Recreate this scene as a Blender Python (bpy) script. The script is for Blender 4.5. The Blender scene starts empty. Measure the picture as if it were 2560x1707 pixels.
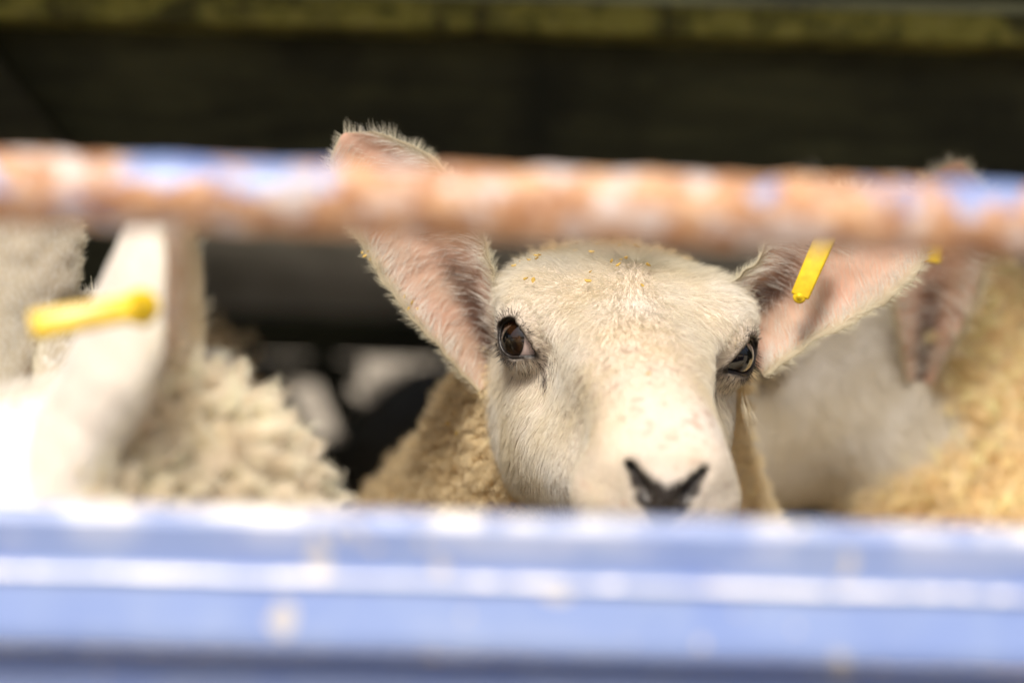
import bpy, math, random
import numpy as np
from mathutils import Matrix, Vector

rng = np.random.default_rng(7)
random.seed(7)
SC = bpy.context.scene
COL = SC.collection
R = math.radians

# ------------------------------------------------------------------ camera, sky, sun, exposure
LENS, FOCUS, FSTOP, ROLL = 85.0, 1.292, 2.5, R(1.5)
CAMPOS = np.array([0.0, -1.31, 0.82])
cam_d = bpy.data.cameras.new('camera')
cam = bpy.data.objects.new('camera', cam_d); COL.objects.link(cam)
cam_d.sensor_width = 36.0; cam_d.lens = LENS
cam_d.clip_start = 0.05; cam_d.clip_end = 3000
cam_d.dof.use_dof = True; cam_d.dof.focus_distance = FOCUS; cam_d.dof.aperture_fstop = FSTOP
cr, sr = math.cos(ROLL), math.sin(ROLL)
CR = np.array([cr, 0, sr]); CU = np.array([-sr, 0, cr]); CF = np.array([0., 1., 0.])
cam.matrix_world = Matrix(((CR[0], CU[0], -CF[0], CAMPOS[0]), (CR[1], CU[1], -CF[1], CAMPOS[1]),
                           (CR[2], CU[2], -CF[2], CAMPOS[2]), (0, 0, 0, 1)))
SC.camera = cam
KPX = 36.0 / LENS / 2560.0
def at(px, py, D):
    """photo pixel (2560 wide) at depth D -> world point"""
    return CAMPOS + CF * D + CR * (px - 1280) * KPX * D + CU * (853.5 - py) * KPX * D

SUN_EL, SUN_AZ = R(53), R(194)      # azimuth: clockwise from +Y
SUN = np.array([math.sin(SUN_AZ) * math.cos(SUN_EL), math.cos(SUN_AZ) * math.cos(SUN_EL), math.sin(SUN_EL)])
w = bpy.data.worlds.new('World'); SC.world = w; w.use_nodes = True
nt = w.node_tree; nt.nodes.clear()
sky = nt.nodes.new('ShaderNodeTexSky'); sky.sky_type = 'NISHITA'; sky.sun_disc = False
sky.sun_elevation = SUN_EL; sky.sun_rotation = SUN_AZ; sky.dust_density = 6.0; sky.air_density = 1.0; sky.ozone_density = 0.6
bg = nt.nodes.new('ShaderNodeBackground'); bg.inputs[1].default_value = 0.07
out = nt.nodes.new('ShaderNodeOutputWorld')
nt.links.new(sky.outputs[0], bg.inputs[0]); nt.links.new(bg.outputs[0], out.inputs[0])
sl = bpy.data.lights.new('sun', 'SUN'); sl.energy = 2.85; sl.angle = R(16); sl.color = (1.0, 0.94, 0.84)
so = bpy.data.objects.new('sun', sl); COL.objects.link(so)
so.rotation_euler = Vector(-SUN).to_track_quat('-Z', 'Y').to_euler(); so.location = (0, -3, 6)
SC.view_settings.view_transform = 'Standard'; SC.view_settings.look = 'None'
SC.view_settings.exposure = 0.62; SC.view_settings.gamma = 1.0
SC.render.engine = 'CYCLES'
try:
    SC.cycles.use_denoising = True
    SC.cycles.max_bounces = 8; SC.cycles.diffuse_bounces = 5; SC.cycles.transparent_max_bounces = 8
    SC.cycles_curves.shape = 'RIBBONS'
except Exception:
    pass

# ------------------------------------------------------------------ helpers
def tag(o, label=None, cat=None, group=None, kind=None):
    if label: o['label'] = label
    if cat: o['category'] = cat
    if group: o['group'] = group
    if kind: o['kind'] = kind
    return o

def empty(name, loc, label=None, cat=None, group=None):
    o = bpy.data.objects.new(name, None); COL.objects.link(o); o.location = loc
    o.empty_display_size = 0.1
    return tag(o, label, cat, group)

def link(o, parent=None):
    COL.objects.link(o)
    if parent is not None:
        o.parent = parent
        o.matrix_parent_inverse = Matrix.Translation(-world_loc(parent))
    return o

def world_loc(o):
    v = Vector(o.location)
    while o.parent is not None:
        o = o.parent
        v = v + Vector((0, 0, 0))
        break
    return v

def mesh(name, V, F, mat, parent=None, col=None, smooth=True):
    """V (n,3) world coordinates; F list of faces or (m,3|4) array"""
    me = bpy.data.meshes.new(name)
    V = np.asarray(V, np.float32)
    if isinstance(F, np.ndarray):
        k = F.shape[1]; n = F.shape[0]
        me.vertices.add(len(V)); me.vertices.foreach_set('co', V.ravel())
        me.loops.add(n * k); me.loops.foreach_set('vertex_index', F.astype(np.int32).ravel())
        me.polygons.add(n); me.polygons.foreach_set('loop_start', np.arange(0, n * k, k, dtype=np.int32))
        me.update(calc_edges=True)
    else:
        me.from_pydata([tuple(map(float, v)) for v in V], [], F); me.update()
    me.polygons.foreach_set('use_smooth', np.full(len(me.polygons), smooth, bool))
    if col is not None:
        a = me.color_attributes.new('Col', 'FLOAT_COLOR', 'POINT')
        c = np.ones((len(V), 4), np.float32); c[:, :3] = col
        a.data.foreach_set('color', c.ravel())
    me.materials.append(mat)
    o = bpy.data.objects.new(name, me)
    return link(o, parent)

def hair(name, P, rad, col, mat, parent=None):
    """P (n,K,3) curve points, rad (n,K), col (n,3)"""
    n, K = P.shape[:2]
    hc = bpy.data.hair_curves.new(name)
    hc.add_curves([K] * n)
    hc.points.foreach_set('position', np.ascontiguousarray(P, np.float32).ravel())
    a = hc.attributes.get('radius') or hc.attributes.new('radius', 'FLOAT', 'POINT')
    a.data.foreach_set('value', np.ascontiguousarray(rad, np.float32).ravel())
    c = np.ones((n, 4), np.float32); c[:, :3] = col
    a = hc.attributes.new('Col', 'FLOAT_COLOR', 'CURVE')
    a.data.foreach_set('color', c.ravel())
    hc.materials.append(mat)
    o = bpy.data.objects.new(name, hc)
    return link(o, parent)

def nrm(v):
    v = np.asarray(v, float)
    return v / np.maximum(np.linalg.norm(v, axis=-1, keepdims=True), 1e-9)

def sstep(a, b, x):
    t = np.clip((x - a) / (b - a), 0, 1); return t * t * (3 - 2 * t)

def _hash(i, j, k, s):
    h = (i.astype(np.int64) * 374761393 + j.astype(np.int64) * 668265263 + k.astype(np.int64) * 2147483647 + s * 974634777) & 0xFFFFFFFF
    h = ((h ^ (h >> 13)) * 1274126177) & 0xFFFFFFFF
    h = h ^ (h >> 16)
    return (h & 0xFFFFFF).astype(np.float32) / 0xFFFFFF

def vnoise(p, f, s=0):
    """value noise in [-1,1]"""
    q = np.asarray(p) * f; i = np.floor(q); t = (q - i).astype(np.float32); t = t * t * (3 - 2 * t); i = i.astype(np.int64)
    r = 0
    for a in (0, 1):
        for b in (0, 1):
            for c in (0, 1):
                wt = (t[..., 0] if a else 1 - t[..., 0]) * (t[..., 1] if b else 1 - t[..., 1]) * (t[..., 2] if c else 1 - t[..., 2])
                r = r + wt * _hash(i[..., 0] + a, i[..., 1] + b, i[..., 2] + c, s)
    return r * 2 - 1

def vnoise3(p, f, s=0):
    return np.stack([vnoise(p, f, s), vnoise(p, f, s + 11), vnoise(p, f, s + 23)], -1)

# ------------------------------------------------------------------ materials
def mat_new(name):
    m = bpy.data.materials.new(name); m.use_nodes = True
    t = m.node_tree; b = t.nodes['Principled BSDF']
    return m, t, b

def N(t, typ, **kw):
    n = t.nodes.new(typ)
    for k, v in kw.items():
        setattr(n, k, v)
    return n

def ramp(t, fac, stops):
    r = N(t, 'ShaderNodeValToRGB')
    e = r.color_ramp.elements
    while len(e) < len(stops): e.new(0.5)
    for el, (p, c) in zip(e, stops):
        el.position = p; el.color = (*c, 1) if len(c) == 3 else c
    t.links.new(fac, r.inputs[0]); return r

def noise(t, scale, detail=4, rough=0.55, coord=None, dist=0.0):
    n = N(t, 'ShaderNodeTexNoise'); n.inputs['Scale'].default_value = scale
    n.inputs['Detail'].default_value = detail; n.inputs['Roughness'].default_value = rough
    n.inputs['Distortion'].default_value = dist
    if coord is not None: t.links.new(coord, n.inputs['Vector'])
    return n

def mix(t, fac, a, b):
    m = N(t, 'ShaderNodeMix', data_type='RGBA')
    for sock, v in ((m.inputs[0], fac), (m.inputs[6], a), (m.inputs[7], b)):
        if hasattr(v, 'node'): t.links.new(v, sock)
        elif isinstance(v, (int, float)): sock.default_value = v
        else: sock.default_value = (*v, 1)
    return m.outputs[2]

def bump(t, b, h, strength, dist):
    n = N(t, 'ShaderNodeBump'); n.inputs['Strength'].default_value = strength; n.inputs['Distance'].default_value = dist
    t.links.new(h, n.inputs['Height']); t.links.new(n.outputs[0], b.inputs['Normal'])

def m_fur(name):
    m, t, b = mat_new(name); t.nodes.remove(b)
    o = t.nodes['Material Output']
    a = N(t, 'ShaderNodeAttribute', attribute_name='Col')
    d = N(t, 'ShaderNodeBsdfDiffuse'); tr = N(t, 'ShaderNodeBsdfTranslucent'); g = N(t, 'ShaderNodeBsdfGlossy')
    g.inputs['Roughness'].default_value = 0.45
    for n in (d, tr): t.links.new(a.outputs['Color'], n.inputs['Color'])
    m1 = N(t, 'ShaderNodeMixShader'); m1.inputs[0].default_value = 0.35
    t.links.new(d.outputs[0], m1.inputs[1]); t.links.new(tr.outputs[0], m1.inputs[2])
    m2 = N(t, 'ShaderNodeMixShader'); m2.inputs[0].default_value = 0.04
    t.links.new(m1.outputs[0], m2.inputs[1]); t.links.new(g.outputs[0], m2.inputs[2])
    t.links.new(m2.outputs[0], o.inputs['Surface'])
    return m

def m_body(name):
    m, t, b = mat_new(name)
    a = N(t, 'ShaderNodeAttribute', attribute_name='Col')
    t.links.new(a.outputs['Color'], b.inputs['Base Color'])
    r = N(t, 'ShaderNodeMath', operation='MULTIPLY_ADD')     # dark bare skin is moist: less rough
    lum = N(t, 'ShaderNodeRGBToBW'); t.links.new(a.outputs['Color'], lum.inputs[0])
    t.links.new(lum.outputs[0], r.inputs[0]); r.inputs[1].default_value = 0.9; r.inputs[2].default_value = 0.38; r.use_clamp = True
    t.links.new(r.outputs[0], b.inputs['Roughness'])
    tc = N(t, 'ShaderNodeTexCoord')
    n = noise(t, 420, 3, 0.6, tc.outputs['Object'])
    bump(t, b, n.outputs[0], 0.5, 0.0012)
    b.inputs['Subsurface Weight'].default_value = 0.0
    return m

def m_ear():
    m, t, b = mat_new('ear_skin')
    a = N(t, 'ShaderNodeAttribute', attribute_name='Col'); t.links.new(a.outputs['Color'], b.inputs['Base Color'])
    b.inputs['Roughness'].default_value = 0.7
    tr = N(t, 'ShaderNodeBsdfTranslucent'); t.links.new(a.outputs['Color'], tr.inputs['Color'])
    mx = N(t, 'ShaderNodeMixShader'); mx.inputs[0].default_value = 0.45
    t.links.new(b.outputs[0], mx.inputs[1]); t.links.new(tr.outputs[0], mx.inputs[2])
    t.links.new(mx.outputs[0], t.nodes['Material Output'].inputs['Surface'])
    return m

def m_eye():
    m, t, b = mat_new('eye_surface')
    a = N(t, 'ShaderNodeAttribute', attribute_name='Col'); t.links.new(a.outputs['Color'], b.inputs['Base Color'])
    b.inputs['Roughness'].default_value = 0.04; b.inputs['IOR'].default_value = 1.45
    b.inputs['Coat Weight'].default_value = 1.0; b.inputs['Coat Roughness'].default_value = 0.01
    return m

def m_plain(name, c, rough=0.5, **kw):
    m, t, b = mat_new(name); b.inputs['Base Color'].default_value = (*c, 1); b.inputs['Roughness'].default_value = rough
    return m

def m_tag():
    m, t, b = mat_new('yellow_plastic')
    tc = N(t, 'ShaderNodeTexCoord'); n = noise(t, 90, 3, 0.6, tc.outputs['Object'])
    c = ramp(t, n.outputs[0], [(0.35, (0.62, 0.40, 0.01)), (0.6, (0.80, 0.56, 0.015))])
    t.links.new(c.outputs[0], b.inputs['Base Color']); b.inputs['Roughness'].default_value = 0.35
    b.inputs['Subsurface Weight'].default_value = 0.15; b.inputs['Subsurface Radius'].default_value = (0.01, 0.006, 0.001)
    return m

def m_gate(name, rust, bmp=0.35, bias=False):
    m, t, b = mat_new(name)
    tc = N(t, 'ShaderNodeTexCoord')
    mp = N(t, 'ShaderNodeMapping'); t.links.new(tc.outputs['Object'], mp.inputs[0])
    mp.inputs['Location'].default_value = (3.1, 0.4, 0.2)
    n1 = noise(t, 26, 5, 0.62, mp.outputs[0], 0.6)
    n2 = noise(t, 95, 4, 0.65, mp.outputs[0], 0.3)
    n3 = noise(t, 75, 3, 0.55, mp.outputs[0])
    blue = ramp(t, n1.outputs[0], [(0.3, (0.18, 0.26, 0.55)), (0.55, (0.225, 0.305, 0.56)), (0.8, (0.30, 0.37, 0.57))])
    rustc = ramp(t, n2.outputs[0], [(0.30, (0.15, 0.06, 0.028)), (0.44, (0.42, 0.20, 0.10)), (0.58, (0.62, 0.35, 0.19)), (0.72, (0.72, 0.52, 0.37))])
    pale = mix(t, ramp(t, n3.outputs[0], [(0.515, (0, 0, 0)), (0.58, (1, 1, 1))]).outputs[0], rustc.outputs[0], (0.64, 0.52, 0.48))
    n4 = noise(t, 30, 8, 0.72, mp.outputs[0], 0.8)
    a = N(t, 'ShaderNodeAttribute', attribute_name='Col')
    rb = N(t, 'ShaderNodeMath', operation='MULTIPLY_ADD'); t.links.new(a.outputs['Fac'], rb.inputs[0])
    rb.inputs[1].default_value = -0.20 if bias else 0.0; t.links.new(n4.outputs[0], rb.inputs[2])
    msk = ramp(t, rb.outputs[0], [(rust - 0.02, (1, 1, 1)), (rust + 0.02, (0, 0, 0))])
    spots = noise(t, 75, 1, 0.4, mp.outputs[0])
    sm = ramp(t, spots.outputs[0], [(0.70, (0, 0, 0)), (0.73, (1, 1, 1))])
    bl = mix(t, sm.outputs[0], blue.outputs[0], (0.50, 0.48, 0.48))
    c = mix(t, msk.outputs[0], bl, pale)
    n5 = noise(t, 38, 3, 0.6, mp.outputs[0])
    wm = N(t, 'ShaderNodeMath', operation='MULTIPLY'); t.links.new(a.outputs['Fac'], wm.inputs[0])
    t.links.new(ramp(t, n5.outputs[0], [(0.46, (0.12, 0.12, 0.12)), (0.60, (1, 1, 1))]).outputs[0], wm.inputs[1])
    c = mix(t, wm.outputs[0] if not bias else 0.0, c, (0.86, 0.84, 0.82))      # pale zinc wear on the top edge; painted highlights there and along the fold
    t.links.new(c, b.inputs['Base Color'])
    rr = mix(t, msk.outputs[0], (0.33, 0.33, 0.33), (0.55, 0.55, 0.55))
    t.links.new(rr, b.inputs['Roughness'])
    bump(t, b, n2.outputs[0], bmp, 0.002)
    return m

def m_wood(name, c0, c1, moss=None, mossz=0.5):
    m, t, b = mat_new(name)
    tc = N(t, 'ShaderNodeTexCoord')
    mp = N(t, 'ShaderNodeMapping'); t.links.new(tc.outputs['Object'], mp.inputs[0]); mp.inputs['Scale'].default_value = (1.2, 9, 9)
    n = noise(t, 5, 6, 0.65, mp.outputs[0], 1.2)
    n2 = noise(t, 7, 4, 0.6, tc.outputs['Object'])
    c = ramp(t, n.outputs[0], [(0.3, c0), (0.7, c1)]).outputs[0]
    c = mix(t, ramp(t, n2.outputs[0], [(0.42, (0, 0, 0)), (0.66, (1, 1, 1))]).outputs[0], c, tuple(0.55 * x for x in c0))
    if moss:
        n3 = noise(t, 13, 5, 0.7, tc.outputs['Object'], 0.5)
        mc = ramp(t, noise(t, 60, 4, 0.7, tc.outputs['Object']).outputs[0], [(0.3, (0.03, 0.035, 0.006)), (0.5, moss), (0.72, (0.30, 0.28, 0.09))]).outputs[0]
        c = mix(t, ramp(t, n3.outputs[0], [(mossz - 0.06, (0, 0, 0)), (mossz + 0.08, (1, 1, 1))]).outputs[0], c, mc)
    t.links.new(c, b.inputs['Base Color']); b.inputs['Roughness'].default_value = 0.85
    bump(t, b, n.outputs[0], 0.6, 0.006)
    return m

def m_ground():
    m, t, b = mat_new('yard_ground')
    tc = N(t, 'ShaderNodeTexCoord')
    n = noise(t, 3, 8, 0.65, tc.outputs['Object']); n2 = noise(t, 40, 4, 0.6, tc.outputs['Object'])
    c = ramp(t, n.outputs[0], [(0.3, (0.30, 0.25, 0.19)), (0.7, (0.44, 0.39, 0.31))]).outputs[0]
    c = mix(t, ramp(t, n2.outputs[0], [(0.5, (0, 0, 0)), (0.75, (1, 1, 1))]).outputs[0], c, (0.24, 0.19, 0.13))
    t.links.new(c, b.inputs['Base Color']); b.inputs['Roughness'].default_value = 0.9
    bump(t, b, n2.outputs[0], 0.5, 0.01)
    return m

M_FUR = m_fur('sheep_hair'); M_BODY = m_body('sheep_skin'); M_EYE = m_eye(); M_EAR = m_ear(); M_TAG = m_tag()
M_RAIL = m_gate('rusty_rail_paint', 0.45, bias=True); M_SLAT = m_gate('blue_sheet_paint', 0.30, 0.10)
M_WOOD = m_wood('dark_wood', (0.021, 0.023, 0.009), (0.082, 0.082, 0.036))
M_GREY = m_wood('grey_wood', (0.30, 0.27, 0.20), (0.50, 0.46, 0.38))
M_MOSS = m_wood('mossy_wood', (0.03, 0.03, 0.008), (0.08, 0.08, 0.025), (0.30, 0.29, 0.06), 0.45)
M_BRACE = m_wood('brace_wood', (0.022, 0.022, 0.010), (0.05, 0.05, 0.022))
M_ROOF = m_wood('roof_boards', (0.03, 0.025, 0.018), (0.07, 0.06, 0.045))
M_CHAFF = m_plain('chaff', (0.52, 0.34, 0.07), 0.6)
M_LASH = M_FUR

# ------------------------------------------------------------------ setting: ground, shed
def slab(x0, x1, y0, y1, z0, z1, bev=0.004):
    """bevelled box: verts, faces"""
    import bmesh
    bm = bmesh.new(); bmesh.ops.create_cube(bm, size=1.0)
    for v in bm.verts:
        v.co = (x0 + (v.co.x + 0.5) * (x1 - x0), y0 + (v.co.y + 0.5) * (y1 - y0), z0 + (v.co.z + 0.5) * (z1 - z0))
    bmesh.ops.bevel(bm, geom=bm.edges[:], offset=bev, segments=2, profile=0.5, affect='EDGES')
    V = np.array([v.co[:] for v in bm.verts]); bm.verts.index_update()
    F = [[v.index for v in f.verts] for f in bm.faces]; bm.free()
    return V, F

def beam(a, b, wd, th, bev=0.004):
    """rectangular timber from point a to b (in an x-z plane); wd across, th in y"""
    a = np.array(a, float); b = np.array(b, float); L = np.linalg.norm(b - a)
    V, F = slab(0, L, -th / 2, th / 2, -wd / 2, wd / 2, bev)
    d = (b - a) / L; y = np.array([0, 1., 0]); y = nrm(y - d * d.dot(y)); z = np.cross(d, y)
    return a + V @ np.stack([d, y, z]), F

gm = m_ground()
gv = []; gf = []
n_g = 64; xs = np.concatenate([-np.geomspace(900, 0.2, 30), [0], np.geomspace(0.2, 900, 30)])
GX, GY = np.meshgrid(xs, xs, indexing='ij')
gz = 0.012 * vnoise(np.stack([GX, GY, 0 * GX], -1), 1.7)
gv = np.stack([GX, GY, gz - 0.012], -1).reshape(-1, 3); m_ = len(xs)
ii, jj = np.meshgrid(np.arange(m_ - 1), np.arange(m_ - 1), indexing='ij'); q = (ii * m_ + jj).ravel()
ground = mesh('ground', gv, np.stack([q, q + m_, q + m_ + 1, q + 1], 1), gm); tag(ground, kind='structure')

shed = empty('sheep_shed', (0, 0.7, 0), 'dark low timber sheep shed with mossy boards behind the animals', 'shed')
HW = 1.7
YB = 1.30
ROOF_Z, ROOF_Y0 = 1.27, -0.15
def plank(name, x0, x1, y0, y1, z0, z1, m): return mesh(name, *slab(x0, x1, y0, y1, z0, z1), m, shed, smooth=False)
rv_, rf_ = slab(-HW - .1, HW + .1, ROOF_Y0, YB - .245, ROOF_Z, ROOF_Z + 0.05)  # unseen roof: front edge set to shade heads, rear slot lights back wall
fr_ = rv_[:, 1] < .3
rv_[fr_, 1] += np.clip(.50 * rv_[fr_, 0], -.40, .40)                # unseen eave skewed to let light reach the right-hand sheep
mesh('roof', rv_, rf_, M_ROOF, shed, smooth=False)
# header boards hanging under the roof, behind the first sheep
zt = lambda py, D: 0.82 + (853.5 - py) * KPX * D
DH = 1.80
yh = CAMPOS[1] + DH
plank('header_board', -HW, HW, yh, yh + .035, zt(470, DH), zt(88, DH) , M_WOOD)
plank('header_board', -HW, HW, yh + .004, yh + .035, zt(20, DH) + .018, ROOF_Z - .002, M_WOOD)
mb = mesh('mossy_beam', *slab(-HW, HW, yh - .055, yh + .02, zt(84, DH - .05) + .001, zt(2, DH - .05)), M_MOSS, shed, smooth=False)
mesh('diagonal_brace', *beam(at(-420, 40, DH - .03) , at(230, 880, DH - .03), 0.16, 0.03), M_BRACE, shed, smooth=False)
# back wall planks with a gap to the daylight
DB = CAMPOS[1] * -1 + YB
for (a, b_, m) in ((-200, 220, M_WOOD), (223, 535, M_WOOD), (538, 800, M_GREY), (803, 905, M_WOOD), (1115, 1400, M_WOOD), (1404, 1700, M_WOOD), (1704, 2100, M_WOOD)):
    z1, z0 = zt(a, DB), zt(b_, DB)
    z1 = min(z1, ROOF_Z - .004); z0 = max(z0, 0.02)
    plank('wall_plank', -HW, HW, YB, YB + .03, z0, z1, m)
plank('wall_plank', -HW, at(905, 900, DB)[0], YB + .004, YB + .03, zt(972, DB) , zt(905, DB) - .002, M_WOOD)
mesh('wall_batten', *beam(at(800, 880, DB - .012), at(905, 1130, DB - .012), 0.030, 0.016), M_WOOD, shed, smooth=False)
for sx in (-1, 1):
    for k in range(6):
        z0 = 0.05 + k * 0.2
        x0 = sx * HW
        plank('side_plank', min(x0, x0 + sx * .03), max(x0, x0 + sx * .03), -0.05, YB - .005, z0, z0 + .185, M_WOOD)
    for yy in (-0.10, yh + .075, YB + .07):
        plank('post', sx * (HW - .055) - .045, sx * (HW - .055) + .045, yy - .035, yy + .035, 0.0, ROOF_Z - .002, M_WOOD)

# ------------------------------------------------------------------ gate
DG = 0.88
yg = CAMPOS[1] + DG
gate = empty('pen_gate', (0, yg, 0), 'pale blue metal pen gate with rusty peeling top rail', 'gate')
XG = 0.95
def tube(p0, p1, r, n=28, m=220, wob=0.0):
    p0 = np.array(p0, float); p1 = np.array(p1, float); d = nrm(p1 - p0)
    a = nrm(np.cross(d, [0, 0.3, 1.0])) ; b = np.cross(d, a)
    s = np.linspace(0, 1, m); th = np.linspace(0, 2 * np.pi, n, endpoint=False)
    P = p0 + (p1 - p0) * s[:, None]
    ring = np.cos(th)[:, None] * a + np.sin(th)[:, None] * b
    V = P[:, None] + r * ring[None]
    if wob: V = V + ring[None] * (wob * vnoise(V, 90.0) + wob * 0.6 * vnoise(V, 260.0))[..., None]
    i, j = np.meshgrid(np.arange(m - 1), np.arange(n), indexing='ij')
    q = np.stack([i * n + j, i * n + (j + 1) % n, (i + 1) * n + (j + 1) % n, (i + 1) * n + j], -1).reshape(-1, 4)
    return V.reshape(-1, 3), q
rz = zt(512, DG); rr_ = 93 * KPX * DG
rv, rf = tube((-XG, yg, rz + .0060), (XG, yg, rz - .0060), rr_, 32, 700, 0.0009)
rust_b = .50 + .38 * np.exp(-((rv[:, 0] - .03) / .10) ** 4) + .3 * sstep(.004, -.010, rv[:, 2] - rz)
rust_b = np.clip(rust_b - 1.0 * np.exp(-((rv[:, 0] + .105) / .028) ** 4) * sstep(-.004, .008, rv[:, 2] - rz) - .9 * sstep(.15, .18, rv[:, 0]) * sstep(-.008, .004, rv[:, 2] - rz), 0, 1.2)
mesh('rail', rv, rf, M_RAIL, gate, np.repeat(rust_b[:, None], 3, 1))
def slat_profile(zt0):
    pts = [(0.010, -0.006), (0.0095, -0.001), (0.006, 0.0016), (0.0, 0.003), (-0.005, 0.0016), (-0.0078, -0.0022), (-0.0060, -0.0185), (-0.0075, -0.0194),
           (-0.0098, -0.0205), (-0.0106, -0.0220), (-0.0084, -0.0228), (-0.0125, -0.0425), (-0.0120, -0.0462), (-0.0085, -0.0490), (0.000, -0.0500), (0.006, -0.0500), (0.006, -0.0490),
           (-0.004, -0.0475), (-0.0070, -0.043), (-0.0058, -0.028), (-0.0035, -0.0165), (-0.0045, -0.0025), (0.0, 0.0), (0.0070, -0.006)]
    return [(y + yg + .004, z + zt0) for y, z in pts]
def extrude(pts, x0, x1, m=300, zt0_=None):
    pts = np.array(pts); n = len(pts); xs = np.linspace(x0, x1, m)
    V = np.zeros((m, n, 3)); V[..., 0] = xs[:, None]; V[..., 1:] = pts[None]
    V[..., 1] += 0.0006 * np.sin(xs * 9)[:, None]; V[..., 1:] += 0.0004 * vnoise3(V, 70.0)[..., :2]
    i, j = np.meshgrid(np.arange(m - 1), np.arange(n), indexing='ij')
    q = np.stack([i * n + j, (i + 1) * n + j, (i + 1) * n + (j + 1) % n, i * n + (j + 1) % n], -1).reshape(-1, 4)
    wear_glint = np.zeros((m, n)); wear_glint[:, 1:5] = 1; wear_glint[:, 5] = .3; wear_glint[:, 8:10] = 4  # whitens top edge and fold, partly in place of highlights
    if zt0_ is None: wear_glint[:] = 0; V[..., 1] += .009  # lower slats left unwhitened, standing in shade; also set back
    return V.reshape(-1, 3), q, np.repeat(wear_glint.reshape(-1, 1), 3, 1)
z0 = zt(1308, DG)
for k in range(11):
    ev_, ef_, ec_ = extrude(slat_profile(z0 - 0.0548 * k), -XG, XG, zt0_=1 if k == 0 else None)
    mesh('slat', ev_, ef_, M_SLAT, gate, ec_, smooth=False)
for sx in (-1, 1):
    mesh('gate_post', *slab(sx * XG - .022 + sx * .024, sx * XG + .022 + sx * .024, yg - .03, yg + .03, 0.0, rz + .05), M_SLAT, gate, smooth=False)

# ------------------------------------------------------------------ sheep: implicit surface
def smin(a, b, k):
    h = np.clip(0.5 + 0.5 * (b - a) / k, 0, 1); return b + (a - b) * h - k * h * (1 - h)
def smax(a, b, k): return -smin(-a, -b, k)
def ell(P, c, r):
    q = [(P[i] - np.float32(c[i])) / np.float32(r[i]) for i in range(3)]
    return (np.sqrt(q[0] ** 2 + q[1] ** 2 + q[2] ** 2) - 1) * np.float32(min(r))
def cone(P, a, b, ra, rb):
    a = np.array(a, np.float32); b = np.array(b, np.float32); d = b - a; L2 = float(d @ d)
    h = ((P[0] - a[0]) * d[0] + (P[1] - a[1]) * d[1] + (P[2] - a[2]) * d[2]) / L2
    h = np.clip(h, 0, 1)
    return np.sqrt((P[0] - a[0] - h * d[0]) ** 2 + (P[1] - a[1] - h * d[1]) ** 2 + (P[2] - a[2] - h * d[2]) ** 2) - (ra + (rb - ra) * h)

# head sections, cm: y (nose negative), top, bottom, half width, height of the widest line, exponent
SECT = np.array([
    (-17.4, -3.0, -3.4, 0.25, -3.2, 2.0),
    (-17.1, -2.0, -4.4, 1.5, -3.2, 2.1),
    (-16.5, -1.0, -5.2, 2.5, -3.2, 2.2),
    (-15.4, -0.1, -5.8, 3.25, -3.2, 2.3),
    (-13.5, 0.9, -6.0, 3.55, -3.0, 2.4),
    (-11.0, 1.55, -6.6, 3.5, -2.7, 2.4),
    (-8.5, 2.0, -7.8, 3.8, -2.7, 2.35),
    (-6.0, 2.4, -9.2, 4.4, -2.8, 2.3),
    (-3.0, 2.9, -10.4, 5.1, -2.6, 2.3),
    (0.0, 3.5, -11.2, 5.7, -2.0, 2.3),
    (3.0, 4.0, -11.4, 6.1, -1.4, 2.25),
    (6.0, 3.7, -11.0, 6.2, -1.6, 2.2),
    (9.0, 2.6, -9.8, 5.8, -2.4, 2.1),
    (12.0, 0.6, -9.2, 5.2, -3.4, 2.0),
    (15.0, -2.0, -8.4, 4.0, -4.8, 2.0)], np.float32)
EYE_R = 1.55
def eye_frame(s):
    c = np.array([s * 5.35, 0.0, 0.0])
    o = nrm([s * 0.80, -0.60, 0.12])
    h = nrm(np.array([-s * 0.55, -0.75, -0.34])); h = nrm(h - o * o.dot(h))       # towards the inner corner
    v = np.cross(h, o) * (1 if np.cross(h, o)[2] > 0 else -1)
    return c, o, h, v
A0, A1 = 0.80, 1.05          # outer / inner corner, tangent units on the eye
def lid(a, up):
    """lid height over the h coordinate a (tangent units)"""
    a = np.asarray(a, float)
    t = np.where(a < 0, -a / A0, a / A1)
    base = np.clip(1 - np.abs(t) ** 2.0, 0, None)
    if up: return 0.61 * base ** 0.75 + 0.10 * np.clip(1 - np.abs(t), 0, 1) * (a < 0)
    return -0.62 * base ** 0.8 * np.where(a > 0.3, 1 - 0.35 * sstep(0.3, 1.05, a), 1)

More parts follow.
